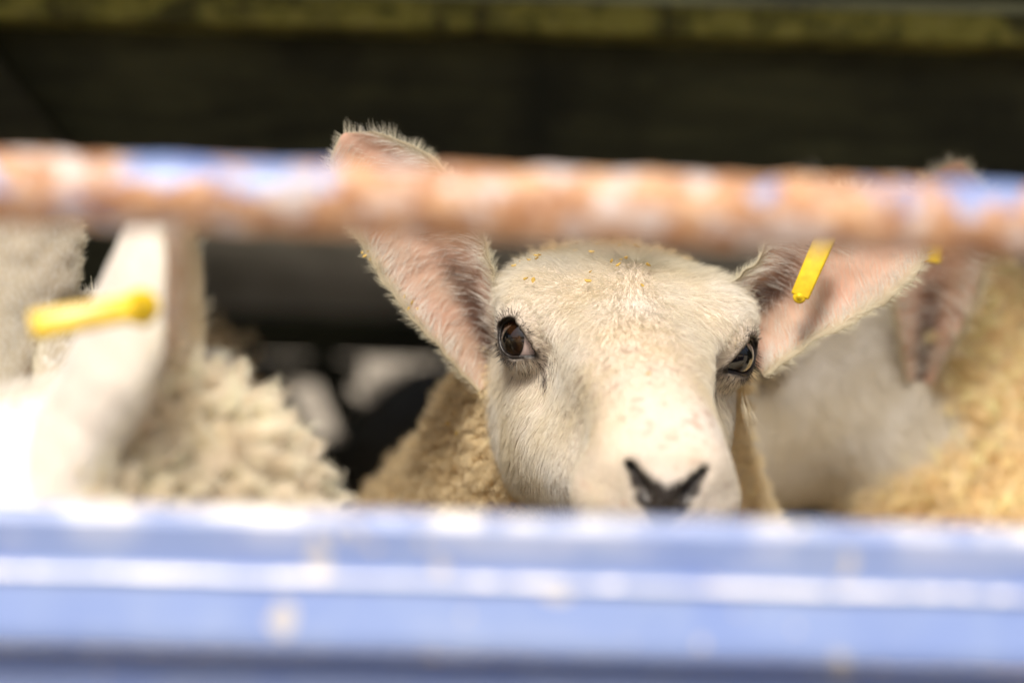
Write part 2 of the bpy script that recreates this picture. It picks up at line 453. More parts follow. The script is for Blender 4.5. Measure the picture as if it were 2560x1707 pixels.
def head_sdf(L):
    """L = 3 arrays, head-local cm"""
    x, y, z = L; ax = np.abs(x)
    g = lambda c: np.interp(y, SECT[:, 0], SECT[:, c]).astype(np.float32)
    zt_, zb, W, zc, p = g(1), g(2), g(3), g(4), g(5)
    dz = z - zc
    H = np.where(dz > 0, zt_ - zc, zc - zb)
    f = ((ax / W) ** p + (np.abs(dz) / np.maximum(H, .1)) ** p) ** (1 / p)
    d = (f - 1) * np.minimum(W, H) * 0.8
    d = smax(d, -17.45 - y, 0.6); d = smax(d, y - 15, 1.5)
    S = (ax, y, z)
    d = smin(d, ell(S, (5.0, 0.6, 0.7), (2.0, 2.6, 2.0)), 1.3)           # orbit rim
    d = smin(d, ell(S, (4.6, 2.2, 1.6), (2.0, 2.6, 1.7)), 1.4)            # brow
    d = smin(d, ell(S, (4.6, 3.0, -5.2), (1.5, 3.6, 3.4)), 1.8)           # jaw muscle
    d = smax(d, -ell(S, (4.9, -5.0, -1.6), (0.9, 2.6, 1.7)), 1.6)         # hollow before the eye
    d = smax(d, -ell(S, (4.9, -9.5, -2.2), (1.6, 3.2, 2.2)), 1.4)        # hollow beside the nose
    d = smin(d, ell(S, (2.15, -14.4, -3.8), (1.95, 2.2, 2.1)), 0.7)       # lip pads
    d = smin(d, ell(S, (1.75, -15.0, -1.9), (1.35, 1.5, 1.3)), 0.9)       # nostril wings
    d = smin(d, ell(S, (0.0, -13.6, -6.1), (2.1, 2.2, 1.3)), 0.8)         # chin
    d = smax(d, -(cone((ax, y, z), (0.0, -17.6, -4.6), (0.0, -17.2, -6.0), 0.16, 0.22)), 0.25)     # philtrum
    d = smax(d, -cone((ax, y, z), (0.65, -17.5, -3.3), (1.1, -17.0, -2.6), 0.26, 0.34), 0.25)         # nostrils
    d = smax(d, -cone((ax, y, z), (1.1, -17.0, -2.6), (1.8, -16.4, -1.65), 0.34, 0.24), 0.25)
    d = smax(d, -cone((ax, y, z), (0.2, -17.0, -5.6), (3.0, -14.8, -5.75), 0.10, 0.10), 0.35)         # mouth
    d = smax(d, -cone((ax, y, z), (3.0, -14.8, -5.75), (3.7, -12.0, -5.2), 0.10, 0.10), 0.35)
    for s in (-1, 1):
        c, o, h, v = eye_frame(s)
        q = [x - c[0], y - c[1], z - c[2]]
        r = np.sqrt(q[0] ** 2 + q[1] ** 2 + q[2] ** 2)
        qo = sum(q[i] * np.float32(o[i]) for i in range(3)); qh = sum(q[i] * np.float32(h[i]) for i in range(3)); qv = sum(q[i] * np.float32(v[i]) for i in range(3))
        near = (r < 3.2)
        d = smin(d, r - (EYE_R + 0.24), 0.5)
        if near.any():
            dn = d[near]; a = qh[near] / EYE_R; b = qv[near] / EYE_R
            # almond in orthographic eye coordinates
            gg = np.maximum(b - lid_f(a, True), lid_f(a, False) - b) * EYE_R * 0.8
            gg = np.maximum(gg, 0.2 - qo[near])
            d[near] = smax(dn, -gg, 0.10)
        d = np.maximum(d, -(r - (EYE_R - 0.05)))
    return d
_aa = np.linspace(-1.6, 1.6, 641)
_LU, _LD = np.where((_aa > -A0) & (_aa < A1), lid(_aa, True), -9), np.where((_aa > -A0) & (_aa < A1), lid(_aa, False), 9)
def lid_f(a, up): return np.interp(a, _aa, _LU if up else _LD)

def surface_nets(F, ax):
    s = F < 0
    c = np.zeros(tuple(n - 1 for n in F.shape), np.uint8)
    for a in (0, 1):
        for b in (0, 1):
            for d in (0, 1):
                c += s[a:F.shape[0] - 1 + a, b:F.shape[1] - 1 + b, d:F.shape[2] - 1 + d]
    act = (c > 0) & (c < 8)
    I = np.argwhere(act); n = len(I)
    idx = np.full(c.shape, -1, np.int64); idx[act] = np.arange(n)
    corner = [(a, b, d) for a in (0, 1) for b in (0, 1) for d in (0, 1)]
    Fv = np.stack([F[I[:, 0] + a, I[:, 1] + b, I[:, 2] + d] for a, b, d in corner], 1)
    Pv = np.stack([np.stack([ax[0][I[:, 0] + a], ax[1][I[:, 1] + b], ax[2][I[:, 2] + d]], 1) for a, b, d in corner], 1)
    acc = np.zeros((n, 3)); cnt = np.zeros(n)
    for i in range(8):
        for j in range(i + 1, 8):
            if sum(abs(corner[i][k] - corner[j][k]) for k in range(3)) != 1: continue
            m = (Fv[:, i] < 0) != (Fv[:, j] < 0)
            t = np.where(m, Fv[:, i] / np.where(m, Fv[:, i] - Fv[:, j], 1), 0)
            acc += np.where(m[:, None], Pv[:, i] + (Pv[:, j] - Pv[:, i]) * t[:, None], 0); cnt += m
    V = acc / cnt[:, None]
    quads = []
    for k in range(3):
        o1, o2 = [(1, 2), (2, 0), (0, 1)][k]
        sl0 = [slice(1, -1)] * 3; sl1 = [slice(1, -1)] * 3
        sl0[k] = slice(0, F.shape[k] - 1); sl1[k] = slice(1, F.shape[k])
        a = s[tuple(sl0)]; b = s[tuple(sl1)]
        E = np.argwhere(a != b); flip = a[tuple(E.T)]
        off = np.array([1, 1, 1]); off[k] = 0
        G = E + off
        e1 = np.zeros(3, int); e1[o1] = 1; e2 = np.zeros(3, int); e2[o2] = 1
        qd = np.stack([idx[tuple((G - e1 - e2).T)], idx[tuple((G - e2).T)], idx[tuple(G.T)], idx[tuple((G - e1).T)]], 1)
        qd[~flip] = qd[~flip][:, ::-1]
        quads.append(qd)
    return V, np.concatenate(quads)

def axis(lo, hi, flo, fhi, fine, coarse):
    parts = []
    if lo < flo: parts.append(flo - np.cumsum(np.concatenate([[0], np.minimum(fine * 1.25 ** np.arange(200), coarse)]))[1:])
    left = parts[0][parts[0] > lo - coarse][::-1] if parts else np.array([])
    mid = np.arange(flo, fhi + fine, fine)
    rt = mid[-1] + np.cumsum(np.minimum(fine * 1.25 ** np.arange(200), coarse)); rt = rt[rt < hi + coarse]
    return np.concatenate([left, mid, rt])

def vnormals(V, F):
    a = V[F[:, 2]] - V[F[:, 0]]; b = V[F[:, 3 if F.shape[1] == 4 else 1]] - V[F[:, 1 if F.shape[1] == 4 else 2]]
    n = np.cross(a, b)
    out = np.zeros_like(V)
    for k in range(F.shape[1]): np.add.at(out, F[:, k], n)
    return nrm(out)

def sample(V, F, n, wt=None):
    """area-weighted points on a quad mesh -> points, normals, (face corner ids, weights)"""
    T = np.concatenate([F[:, [0, 1, 2]], F[:, [0, 2, 3]]]) if F.shape[1] == 4 else F
    e = np.cross(V[T[:, 1]] - V[T[:, 0]], V[T[:, 2]] - V[T[:, 0]])
    A = np.linalg.norm(e, axis=1)
    if wt is not None: A = A * wt[T].mean(1)
    k = rng.choice(len(T), n, p=A / A.sum())
    r1 = np.sqrt(rng.random(n)); r2 = rng.random(n)
    W = np.stack([1 - r1, r1 * (1 - r2), r1 * r2], 1)
    t = T[k]
    return (V[t] * W[..., None]).sum(1), t, W

# ---- ear: a curled leaf of skin; all in world metres
def ear_mesh(base, tip, face, width, curl0=2.6, curl1=1.1, bend=(0, 0, 0), pb=0.0, ripple=.03, ns=44, nu=29, thick=0.0028, asym=0.0):
    base = np.array(base, float); tip = np.array(tip, float)
    d = tip - base; L = np.linalg.norm(d); dh = d / L
    f = nrm(np.array(face, float) - dh * dh.dot(face)); side = np.cross(dh, f)
    s = np.linspace(0, 1, ns); u = np.linspace(-1, 1, nu)
    mid = base + d * s[:, None] + np.array(bend) * (np.sin(np.pi * s * .9) * L)[:, None]
    prof = np.interp(s, [0, .08, .2, .35, .5, .65, .8, .9, .96, 1], [.30, .38, .56, .80, .97, 1.0, .88, .66, .42, .05])
    prof = np.maximum(prof, pb * (1 - sstep(.3, .7, s)))
    cu = np.interp(s, [0, .25, .6, 1], [curl0, curl0 * .75 + curl1 * .25, curl1, curl1 * .6])
    S, U = np.meshgrid(s, u, indexing='ij')
    half = (prof * width / 2)[:, None] * (1 + ripple * np.sin(s * 23 + width * 900) * np.sin(s * 51))[:, None]
    ph = U * (cu / 2)[:, None] + asym * (1 - S)
    Rr = half / np.sin(np.minimum(cu / 2, 1.35))[:, None]
    off = Rr * np.sin(ph); dep = Rr * (1 - np.cos(ph))
    nin = np.cos(ph)[..., None] * f - np.sin(ph)[..., None] * side        # towards the inside of the cup
    P = mid[:, None] + off[..., None] * side + dep[..., None] * f
    P = P + 0.0012 * vnoise(P, 120.0)[..., None] * nin
    th = thick * (1 - 0.85 * np.abs(U) ** 4) * (1 - 0.4 * S)
    Pi = P + nin * th[..., None] / 2; Po = P - nin * th[..., None] / 2
    V = np.concatenate([Pi.reshape(-1, 3), Po.reshape(-1, 3)]); n1 = ns * nu
    i, j = np.meshgrid(np.arange(ns - 1), np.arange(nu - 1), indexing='ij'); q = (i * nu + j).ravel()
    inner = np.stack([q, q + nu, q + nu + 1, q + 1], 1)
    outer = inner[:, ::-1] + n1
    rim = []
    for k in range(ns - 1):
        rim.append((k * nu, n1 + k * nu, n1 + (k + 1) * nu, (k + 1) * nu))
        a = k * nu + nu - 1; rim.append((a, a + nu, n1 + a + nu, n1 + a))
    for k in range(nu - 1):
        a = (ns - 1) * nu + k; rim.append((a, n1 + a, n1 + a + 1, a + 1))
    F = np.concatenate([inner, outer, np.array(rim)])
    # orient: inner faces should face +nin
    fn = np.cross(V[inner[0, 1]] - V[inner[0, 0]], V[inner[0, 2]] - V[inner[0, 0]])
    if fn @ nin[0, 0] < 0: F = F[:, ::-1]
    info = dict(S=np.concatenate([S.ravel()] * 2), U=np.concatenate([U.ravel()] * 2), inside=np.concatenate([np.ones(n1), np.zeros(n1)]),
                nin=np.concatenate([nin.reshape(-1, 3), -nin.reshape(-1, 3)]), dir=dh, side=side, f=f, mid=mid, L=L)
    return V, F, info

CREAM = np.array([0.76, 0.69, 0.535]); WHITE = np.array([0.845, 0.82, 0.765]); TAN = np.array([0.70, 0.55, 0.33]); DARK = np.array([0.018, 0.014, 0.012])
PINK = np.array([0.84, 0.52, 0.39]); BROWN = np.array([0.46, 0.30, 0.20])

def rot_head(yaw, pitch, roll):
    """columns: local x (image right), y (away from the nose), z (crown) in world"""
    cy, sy = math.cos(yaw), math.sin(yaw); cp, sp = math.cos(pitch), math.sin(pitch); c, s = math.cos(roll), math.sin(roll)
    Rz = np.array([[cy, -sy, 0], [sy, cy, 0], [0, 0, 1]]); Rx = np.array([[1, 0, 0], [0, cp, -sp], [0, sp, cp]]); Ry = np.array([[c, 0, s], [0, 1, 0], [-s, 0, c]])
    return Rz @ Rx @ Ry

def nose_mask(l):
    """dark bare skin of the nose, head-local cm"""
    x, y, z = np.abs(l[:, 0]), l[:, 1], l[:, 2]
    P = (x, y, z)
    d = np.minimum(cone(P, (0.0, -17.3, -3.3), (0.8, -17.2, -2.8), .96, .62), cone(P, (0.8, -17.2, -2.9), (1.75, -16.3, -1.65), .58, .27))
    d = np.minimum(d, cone(P, (0, -17.4, -3.9), (0, -17.2, -4.7), .62, .35))
    d = d + 0.12 * vnoise(l, 2.2)
    return 1 - sstep(-0.12, 0.30, d)

def eye_mask(l, s):
    """distance (cm, eye plane) outside the lids and eye coordinates"""
    c, o, h, v = eye_frame(s); q = l - c
    a, b, dd = q @ h / EYE_R, q @ v / EYE_R, q @ o
    g = np.maximum(b - lid_f(np.clip(a, -A0 + .02, A1 - .02), True), lid_f(np.clip(a, -A0 + .02, A1 - .02), False) - b)
    ex = np.maximum(np.maximum(a - A1, -A0 - a), 0)
    g = np.maximum(g, 0) ; g = np.sqrt(g * g + ex * ex) * EYE_R
    g = np.where(dd > -0.6, g, 9.0)
    return g, a, b

def face_color(l, dirt_shade=1.0):
    n1 = vnoise(l, 0.35, 3)[:, None]; n2 = vnoise(l, 0.9, 5)[:, None]; n3 = vnoise(l, 2.6, 9)[:, None]
    y, z, ax = l[:, 1:2], l[:, 2:3], np.abs(l[:, :1])
    c = CREAM + (WHITE - CREAM) * np.clip(0.45 + 0.5 * n1 + 0.25 * n2, 0, 1)
    top = sstep(1.2, 6.5, y) * sstep(1.0, 3.6, z) * dirt_shade                      # greasy, dusty crown, with roof shade also mixed into its colour
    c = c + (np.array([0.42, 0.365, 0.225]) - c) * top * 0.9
    wd = np.exp(-(((l - np.array([.4, 3.2, 4.0])) ** 2).sum(1, keepdims=True)) / 1.5) * dirt_shade
    c = c + (np.array([0.30, 0.26, 0.17]) - c) * wd * .65                     # greasy parting at the whorl
    # pinkish brown mottling on the nose
    nm = sstep(-5.0, -9.5, y) * sstep(-2.0, 0.2, z) * sstep(0.30, 0.55, n2 * .45 + n3 * .75)
    c = c + (np.array([0.50, 0.37, 0.28]) - c) * nm * 0.55
    lp = sstep(-11.5, -13.5, y) * sstep(0.45, 0.75, n3)
    c = c + (np.array([0.62, 0.46, 0.36]) - c) * lp * 0.5
    return c

def front_a(V):
    return .05 + sstep(.58, .66, V[:, 2]) * (1 - sstep(.28, .45, V[:, 1]))

def make_sheep(label, H, rot, body, ears, fine=0.0016, head_cut=True, face_n=0, wool_n=0, ear_n=0, eyes=True, lock=0.012, wool_len=0.014,
               hair_r=0.00010, wool_r=0.00013, wool_col=None, wool_z=0.45, ear_hair=1.0, white=0.0, wool_front=None, tint=1.0, hair_len=1.0, crimp=1.0, tuft=0.6):
    H = np.array(H, float)
    root = empty('sheep', (H[0], H[1], 0.0), label, 'sheep', 'sheep crowded in the pen')
    nb, sh, rp = (np.array(body[k], float) for k in ('neck', 'shoulder', 'rump'))
    rn, rs, rr = body.get('rn', .12), body.get('rs', .165), body.get('rr', .17)
    bd = nrm((rp - sh) * np.array([1, 1, 0])); bs = np.array([bd[1], -bd[0], 0])
    pts = np.stack([H, nb, sh, rp, H + rot @ np.array([0, -.18, 0]), H + rot @ np.array([0, .12, 0])])
    lo = pts.min(0) - .24; hi = pts.max(0) + .24; lo[2] = -0.01
    hp = np.stack([H + rot @ np.array(c) for c in ((-.075, -.178, -.1), (.075, -.178, -.1), (-.075, .12, -.1), (.075, .12, -.1), (-.075, -.178, .05), (.075, -.178, .05), (-.075, .12, .05), (.075, .12, .05))])
    flo, fhi = hp.min(0), hp.max(0)
    ax = [axis(lo[k], hi[k], flo[k], fhi[k], fine, 0.022) for k in range(3)]
    G = np.meshgrid(*[a.astype(np.float32) for a in ax], indexing='ij')
    L = [(sum((G[k] - np.float32(H[k])) * np.float32(rot[k, i]) for k in range(3)) * 100) for i in range(3)]
    back = H + rot @ np.array([0, .085, -.045])
    dn = cone(G, back, nb, body.get('r0', .062), rn)
    db = cone(G, sh, rp, rs, rr)
    mid = (sh + rp) / 2 - np.array([0, 0, .03])
    db = smin(db, cone(G, sh - np.array([0, 0, .02]), mid, rs * .95, rr * 1.06), .05)
    dn = smin(dn, cone(G, nb, sh, rn, rs * .95), .06)
    db = smin(db, dn, .08)
    for fr, sgn in ((0.02, 1), (0.02, -1), (0.92, 1), (0.92, -1)):
        top = sh + (rp - sh) * fr + bs * sgn * .085 - np.array([0, 0, .08]); zt0 = top[2]
        kne = top + bd * (.015 if fr < .5 else .02); kne[2] = zt0 * .52 + .03
        hock = kne + bd * (-.005 if fr < .5 else .05); hock[2] = .24
        foot = hock + bd * (-.01 if fr < .5 else -.035); foot[2] = .028
        db = smin(db, cone(G, top, kne, .075, .05), .04)
        db = smin(db, cone(G, kne, hock, .045, .026), .02)
        db = smin(db, cone(G, hock, foot, .023, .021), .012)
        db = smin(db, cone(G, foot, foot - bd * .03 - np.array([0, 0, .006]), .026, .02), .012)
    # lumpy fleece
    b_ = np.abs(db) < .03
    if b_.any():
        pp = np.stack([G[k][b_] for k in range(3)], 1)
        db[b_] += 0.003 * vnoise(pp, 20.0) + 0.0008 * vnoise(pp, 60.0)
    dhd = np.full_like(db, 1.0)
    m = (L[0] > -12) & (L[0] < 12) & (L[1] > -21) & (L[1] < 19) & (L[2] > -15) & (L[2] < 9)
    dhd[m] = head_sdf([l[m] for l in L]) / 100
    F = smin(db, dhd, .022)
    V, Q = surface_nets(F.astype(np.float64), ax)
    del G
    Ll = (V - H) @ rot * 100
    Nn = vnormals(V, Q)
    # wool weight per point
    def woolw(P, l):
        inhead = sstep(body.get('wl', 5.6), body.get('wl', 5.6) + 1.6, l[:, 1] - body.get('wk', .42) * l[:, 2] + 0.8 * vnoise(l, .5, 2))
        far = sstep(11.5, 13, np.abs(l[:, 0])) + sstep(-10.5, -12.5, l[:, 2]) * sstep(-3, 1, l[:, 1])
        leg = sstep(.26, .32, P[:, 2])
        return np.clip(np.maximum(inhead, far), 0, 1) * leg
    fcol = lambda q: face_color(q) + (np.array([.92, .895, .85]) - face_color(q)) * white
    wc = TAN if wool_col is None else np.array(wool_col)
    ww = woolw(V, Ll)[:, None]
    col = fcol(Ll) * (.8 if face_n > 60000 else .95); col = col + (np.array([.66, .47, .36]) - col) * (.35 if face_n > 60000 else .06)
    col = col + (wc * .85 - col) * ww
    inh = (np.abs(Ll[:, 0]) < 9) & (Ll[:, 1] < 6)
    nmv = np.where(inh, nose_mask(Ll), 0)[:, None]
    col = col + (DARK * 1.4 - col) * nmv
    for s in (-1, 1):
        g, a, b = eye_mask(Ll, s)
        k = (1 - sstep(0.10, 0.34, g))[:, None] * inh[:, None]
        col = col + (DARK * 1.3 - col) * k
    legm = (1 - sstep(.04, .07, V[:, 2]))[:, None]; col = col + (DARK * 2 - col) * legm
    Vs, Fs, Cs, Ms = [V], [Q], [col], [np.zeros(len(Q))]
    nV = len(V)
    ei = []
    for e in ears:
        ev, ef, inf = ear_mesh(**e['geo'])
        ins = inf['inside'][:, None]; U = np.abs(inf['U'])[:, None]; S = inf['S'][:, None]
        nz = vnoise(ev, 60.0)[:, None]
        pk = np.array(e.get('pink', PINK)); ci = pk + (np.array([.74, .55, .42]) - pk) * np.clip(.5 + .6 * nz, 0, 1) * 1.0
        ci = ci + (np.array([.60, .52, .37]) - ci) * sstep(.66, .95, U)
        co = np.array(e.get('outer', CREAM * .85)) + 0 * ci
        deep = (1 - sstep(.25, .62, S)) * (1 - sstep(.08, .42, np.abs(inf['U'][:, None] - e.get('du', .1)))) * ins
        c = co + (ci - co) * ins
        c = c + (np.array([.11, .055, .042]) - c) * deep * .85  # shade of the hollow painted into the ear skin for depth
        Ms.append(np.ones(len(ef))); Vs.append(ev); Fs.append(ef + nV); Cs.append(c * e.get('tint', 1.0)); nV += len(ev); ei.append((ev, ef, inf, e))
    # dark lid rims: tubes along the lid edges, part of the same skin
    if eyes:
        for s in (-1, 1):
            c, o, h, v = eye_frame(s)
            loop = []
            for a in np.linspace(-A0 + .005, A1 - .005, 40): loop.append((a, lid(a, True)))
            for a in np.linspace(A1 - .005, -A0 + .005, 40)[1:-1]: loop.append((a, lid(a, False)))
            loop = np.array(loop)
            for _ in range(2): loop = (np.roll(loop, 1, 0) + loop * 2 + np.roll(loop, -1, 0)) / 4
            rad2 = (loop ** 2).sum(1); zz = np.sqrt(np.clip(1.12 - rad2, .03, None))
            C = c + EYE_R * (loop[:, :1] * h + loop[:, 1:] * v + zz[:, None] * o)
            Tn = nrm(np.roll(C, -1, 0) - np.roll(C, 1, 0)); Nr = nrm(C - c); Bn = np.cross(Tn, Nr); Nr = np.cross(Bn, Tn)
            th = np.linspace(0, 2 * np.pi, 8, endpoint=False)
            rt = 0.115
            T = C[:, None] + rt * (np.cos(th)[None, :, None] * Nr[:, None] * .8 + np.sin(th)[None, :, None] * Bn[:, None])
            n, k = len(C), 8
            i, j = np.meshgrid(np.arange(n), np.arange(k), indexing='ij')
            q = np.stack([i * k + j, i * k + (j + 1) % k, ((i + 1) % n) * k + (j + 1) % k, ((i + 1) % n) * k + j], -1).reshape(-1, 4)
            tv = H + (T.reshape(-1, 3) / 100) @ rot.T
            Ms.append(np.zeros(len(q))); Vs.append(tv); Fs.append(q + nV); Cs.append(np.tile(DARK * 1.2, (len(tv), 1))); nV += len(tv)
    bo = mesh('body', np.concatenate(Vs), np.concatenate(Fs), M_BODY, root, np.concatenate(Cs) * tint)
    bo.data.materials.append(M_EAR); bo.data.polygons.foreach_set('material_index', np.concatenate(Ms).astype(np.int32))

    if eyes:
        for s in (-1, 1):
            c, o, h, v = eye_frame(s)
            gz = nrm(o - h * (.10 if s < 0 else -.02) - v * (.12 if s < 0 else .06))
            hh = nrm(h - gz * gz.dot(h)); vv = nrm(v - gz * gz.dot(v) - hh * hh.dot(v))
            nt_, np_ = 72, 96
            t = np.linspace(0, np.pi, nt_); p = np.linspace(0, 2 * np.pi, np_, endpoint=False)
            T, Pp = np.meshgrid(t, p, indexing='ij')
            D = np.cos(T)[..., None] * gz + (np.sin(T) * np.cos(Pp))[..., None] * hh + (np.sin(T) * np.sin(Pp))[..., None] * vv
            rad = 1 + 0.07 * np.exp(-(T / .55) ** 2)
            P3 = c + EYE_R * 0.985 * rad[..., None] * D
            i, j = np.meshgrid(np.arange(nt_ - 1), np.arange(np_), indexing='ij')
            q = np.stack([i * np_ + j, (i + 1) * np_ + j, (i + 1) * np_ + (j + 1) % np_, i * np_ + (j + 1) % np_], -1).reshape(-1, 4)
            eh, ev_ = np.sin(T) * np.cos(Pp), np.sin(T) * np.sin(Pp)
            pr = np.sqrt((eh / .54) ** 2 + (ev_ / .27) ** 2)
            tx = vnoise(np.stack([np.cos(Pp) * 9, np.sin(Pp) * 9, T * 3], -1), 1.0, 4)
            iris = np.array([.008, .0038, .002]) + (np.array([.036, .0145, .0045]) - np.array([.011, .005, .0025])) * np.clip(.5 + .5 * tx + .6 * (T - .4), 0, 1)[..., None]
            iris = iris * (1.0 if s < 0 else .35)
            cc = np.array([.0025, .0025, .003]) + (iris - .0025) * sstep(.85, 1.15, pr)[..., None]
            lim = sstep(.66, .73, T)[..., None]; cc = cc + (np.array([.012, .009, .008]) - cc) * lim
            sc_ = sstep(*((.76, .81) if s < 0 else (1.15, 1.3)), T)[..., None]
            scl = np.array([.66, .52, .49]) + .05 * vnoise(P3, 3.0)[..., None]
            cc = cc + (scl - cc) * sc_
            mesh('eye', H + (P3.reshape(-1, 3) / 100) @ rot.T, q[:, ::-1], M_EYE, root, cc.reshape(-1, 3))

    # ---------------- face hair
    HP, HR, HC = [], [], []
    def push(P, r, c):
        HP.append(P); HR.append(r); HC.append(c)
    if face_n:
        inb = (Ll[:, 1] < 11) & (Ll[:, 1] > -19) & (np.abs(Ll[:, 0]) < 10) & (Ll[:, 2] > -12) & (Ll[:, 2] < 8)
        wt = np.where(inb, 1 - ww[:, 0] * .97, 0) * (1 - nmv[:, 0] * .97)
        for s in (-1, 1):
            g, a, b = eye_mask(Ll, s); wt = wt * np.where(inb, sstep(.03, .22, g), 1)
        P, t, W = sample(V, Q, face_n, wt)
        nn = nrm((Nn[t] * W[..., None]).sum(1)); l = (P - H) @ rot * 100; nl = nn @ rot
        wh = np.array([0.4, 3.2, 4.0]); fl = l - wh
        fl[:, 0] *= 1.3
        fl = nrm(fl) * 1.0
        ln = np.full(len(P), .55)
        ln = ln + .40 * sstep(0.5, 4, l[:, 1]) * sstep(.5, 3, l[:, 2]) - .22 * sstep(-4, -9, l[:, 1]) - .12 * sstep(-10, -14, l[:, 1])
        lift = np.full(len(P), .42) + .25 * sstep(0.5, 4, l[:, 1]) * sstep(.5, 3, l[:, 2])
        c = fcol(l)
        for s in (-1, 1):
            g, a, b = eye_mask(l, s); ce, o, h, v = eye_frame(s)
            k = (1 - sstep(.2, 2.6, g))[:, None]
            rad = nrm(l - ce - ((l - ce) @ o)[:, None] * o)
            fl = nrm(fl * (1 - k * .75) + rad * k * .9)
            ln = ln * (1 - .45 * k[:, 0])
            # dark hairs: rim, and the tear line running from the inner corner
            cnr = ce + EYE_R * (A1 * h) + o * .5
            td = nrm(h * .75 - v * .75)
            q = l - cnr; al = q @ td; pe = np.linalg.norm(q - al[:, None] * td - (q @ o)[:, None] * o, axis=1)
            tear = (1 - sstep(.14, .36, pe)) * sstep(-.4, 0, al) * (1 - sstep(1.1, 2.1, al)) * (np.abs(q @ o) < 2)
            pr = np.clip(.95 * (1 - sstep(.12, .55, g)) + .95 * tear, 0, 1)
            bag = (1 - sstep(.5, 1.9, g)) * (b < .2) * .22
            pr = np.maximum(pr, bag)
            dk = rng.random(len(P)) < pr
            c[dk] = DARK * 1.6 + rng.random((dk.sum(), 1)) * np.array([.05, .035, .025])
        # scattered brown guard hairs near the eyes
        c = c * (1 + .16 * (rng.random((len(P), 1)) - .5)) * (1 + .10 * vnoise(l, 4.0, 8)[:, None])
        cl = vnoise3(l, 1.6, 31) * .55 + vnoise3(l, 4.5, 47) * .45
        fl = fl + cl * .45 + .25 * (rng.random((len(P), 3)) - .5)
        tan = nrm(fl - (fl * nl).sum(1, keepdims=True) * nl)
        K = 4; tt = np.linspace(0, 1, K)
        Lh = ln * (.65 + .7 * rng.random(len(P))) * hair_len
        d0 = nrm(nl * lift[:, None] + tan * (1 - lift[:, None]) ); d1 = nrm(nl * (lift * .25)[:, None] + tan)
        X = l[:, None] - nl[:, None] * .03 + Lh[:, None, None] * (d0[:, None] * tt[None, :, None] * .75 + d1[:, None] * (tt ** 2)[None, :, None] * .45)
        Rd = hair_r * (1.05 - .85 * tt)[None] * (.8 + .5 * rng.random((len(P), 1)))
        push(H + (X / 100) @ rot.T, Rd, c)
        # lashes
        for s in (-1, 1):
            ce, o, h, v = eye_frame(s)
            for up, cnt in ((True, 70), (False, 45)):
                a = rng.uniform(-A0 * .97, A1 * .6, cnt); b = lid(a, up) + (.10 if up else -.10) + rng.uniform(-.03, .05, cnt)
                zz = np.sqrt(np.clip(1.2 - a * a - b * b, .05, None))
                p0 = ce + EYE_R * (a[:, None] * h + b[:, None] * v + zz[:, None] * o)
                d = nrm(o * .55 + v * (.65 if up else -.75) + h * (a[:, None] * .5) + .25 * (rng.random((cnt, 3)) - .5))
                ln_ = rng.uniform(.45, 1.0 if up else .7, cnt)
                X = p0[:, None] + ln_[:, None, None] * (d[:, None] * tt[None, :, None] + (v * (-.25 if up else .1))[None, None] * (tt ** 2)[None, :, None])
                push(H + (X / 100) @ rot.T, 0.00012 * (1.05 - .8 * tt)[None] * np.ones((cnt, 1)), np.tile(DARK * 1.5, (cnt, 1)))
    # ---------------- ear hair
    if ear_n:
        for ev, ef, inf, e in ei:
            nE = int(ear_n * e.get('dens', 1.0))
            wtE = np.where(inf['inside'] > .5, .13 + .87 * sstep(.55, .9, np.abs(inf['U'])), 1.0)
            P, t, W = sample(ev, ef, nE, wtE)
            gi = lambda k: (inf[k][t] * W).sum(1)
            nn = nrm((inf['nin'][t] * W[..., None]).sum(1)); S, U, I = gi('S'), gi('U'), gi('inside')
            rim = sstep(.80, 1.0, np.maximum(np.abs(U), sstep(.85, 1, S)))
            outw = inf['side'][None] * np.sign(U)[:, None] * .9 + inf['dir'][None] * (.55 + 1.2 * sstep(.8, 1, S))[:, None]
            inn = np.where((I > .5)[:, None], inf['dir'][None] * .5 - inf['side'][None] * np.sign(U)[:, None] * .9, inf['dir'][None])
            fl = inn * (1 - rim[:, None]) + outw * rim[:, None] + vnoise3(P, 150., 3) * .5 + .35 * (rng.random((nE, 3)) - .5)
            tan = nrm(fl - (fl * nn).sum(1, keepdims=True) * nn * (1 - rim[:, None]))
            ln = np.where(I > .5, .006 + .009 * rng.random(nE) * (1 - S * .5), .0050) * (1 - rim) + rim * (.0040 + .0035 * rng.random(nE))
            ln = ln * ear_hair * (1 + rim * (.65 * vnoise(P, 160., 12) - .05))
            lift = np.where(I > .5, .35, .22) * (1 - rim) + .1 * rim
            tt = np.linspace(0, 1, 4)
            d0 = nrm(nn * lift[:, None] + tan * (1 - lift)[:, None])
            X = P[:, None] + ln[:, None, None] * (d0[:, None] * tt[None, :, None] + (tan * .3)[:, None] * (tt ** 2)[None, :, None])
            c = WHITE * (1 + .2 * (rng.random((nE, 1)) - .5)) + 0 * P
            c = c + (np.array([.62, .55, .30]) - c) * (rim * .5)[:, None]
            dk = (I > .5) & (rng.random(nE) < np.clip(.75 + .8 * vnoise(P, 70., 9), 0, 1) * np.exp(-((U - e.get('du', .1) + .25 * (S - .35)) / .13) ** 2) * (1 - sstep(.45, .75, S)) * sstep(.05, .2, S))
            c[dk] = np.array([.07, .05, .04])  # fold hairs darkened along with the painted hollow
            push(X, hair_r * (1.05 - .85 * tt)[None] * np.ones((nE, 1)), c * e.get('tint', 1.0))
    if HP:
        hair('hair', np.concatenate(HP), np.concatenate(HR), np.clip(np.concatenate(HC) * tint, 0, 1), M_FUR, root)
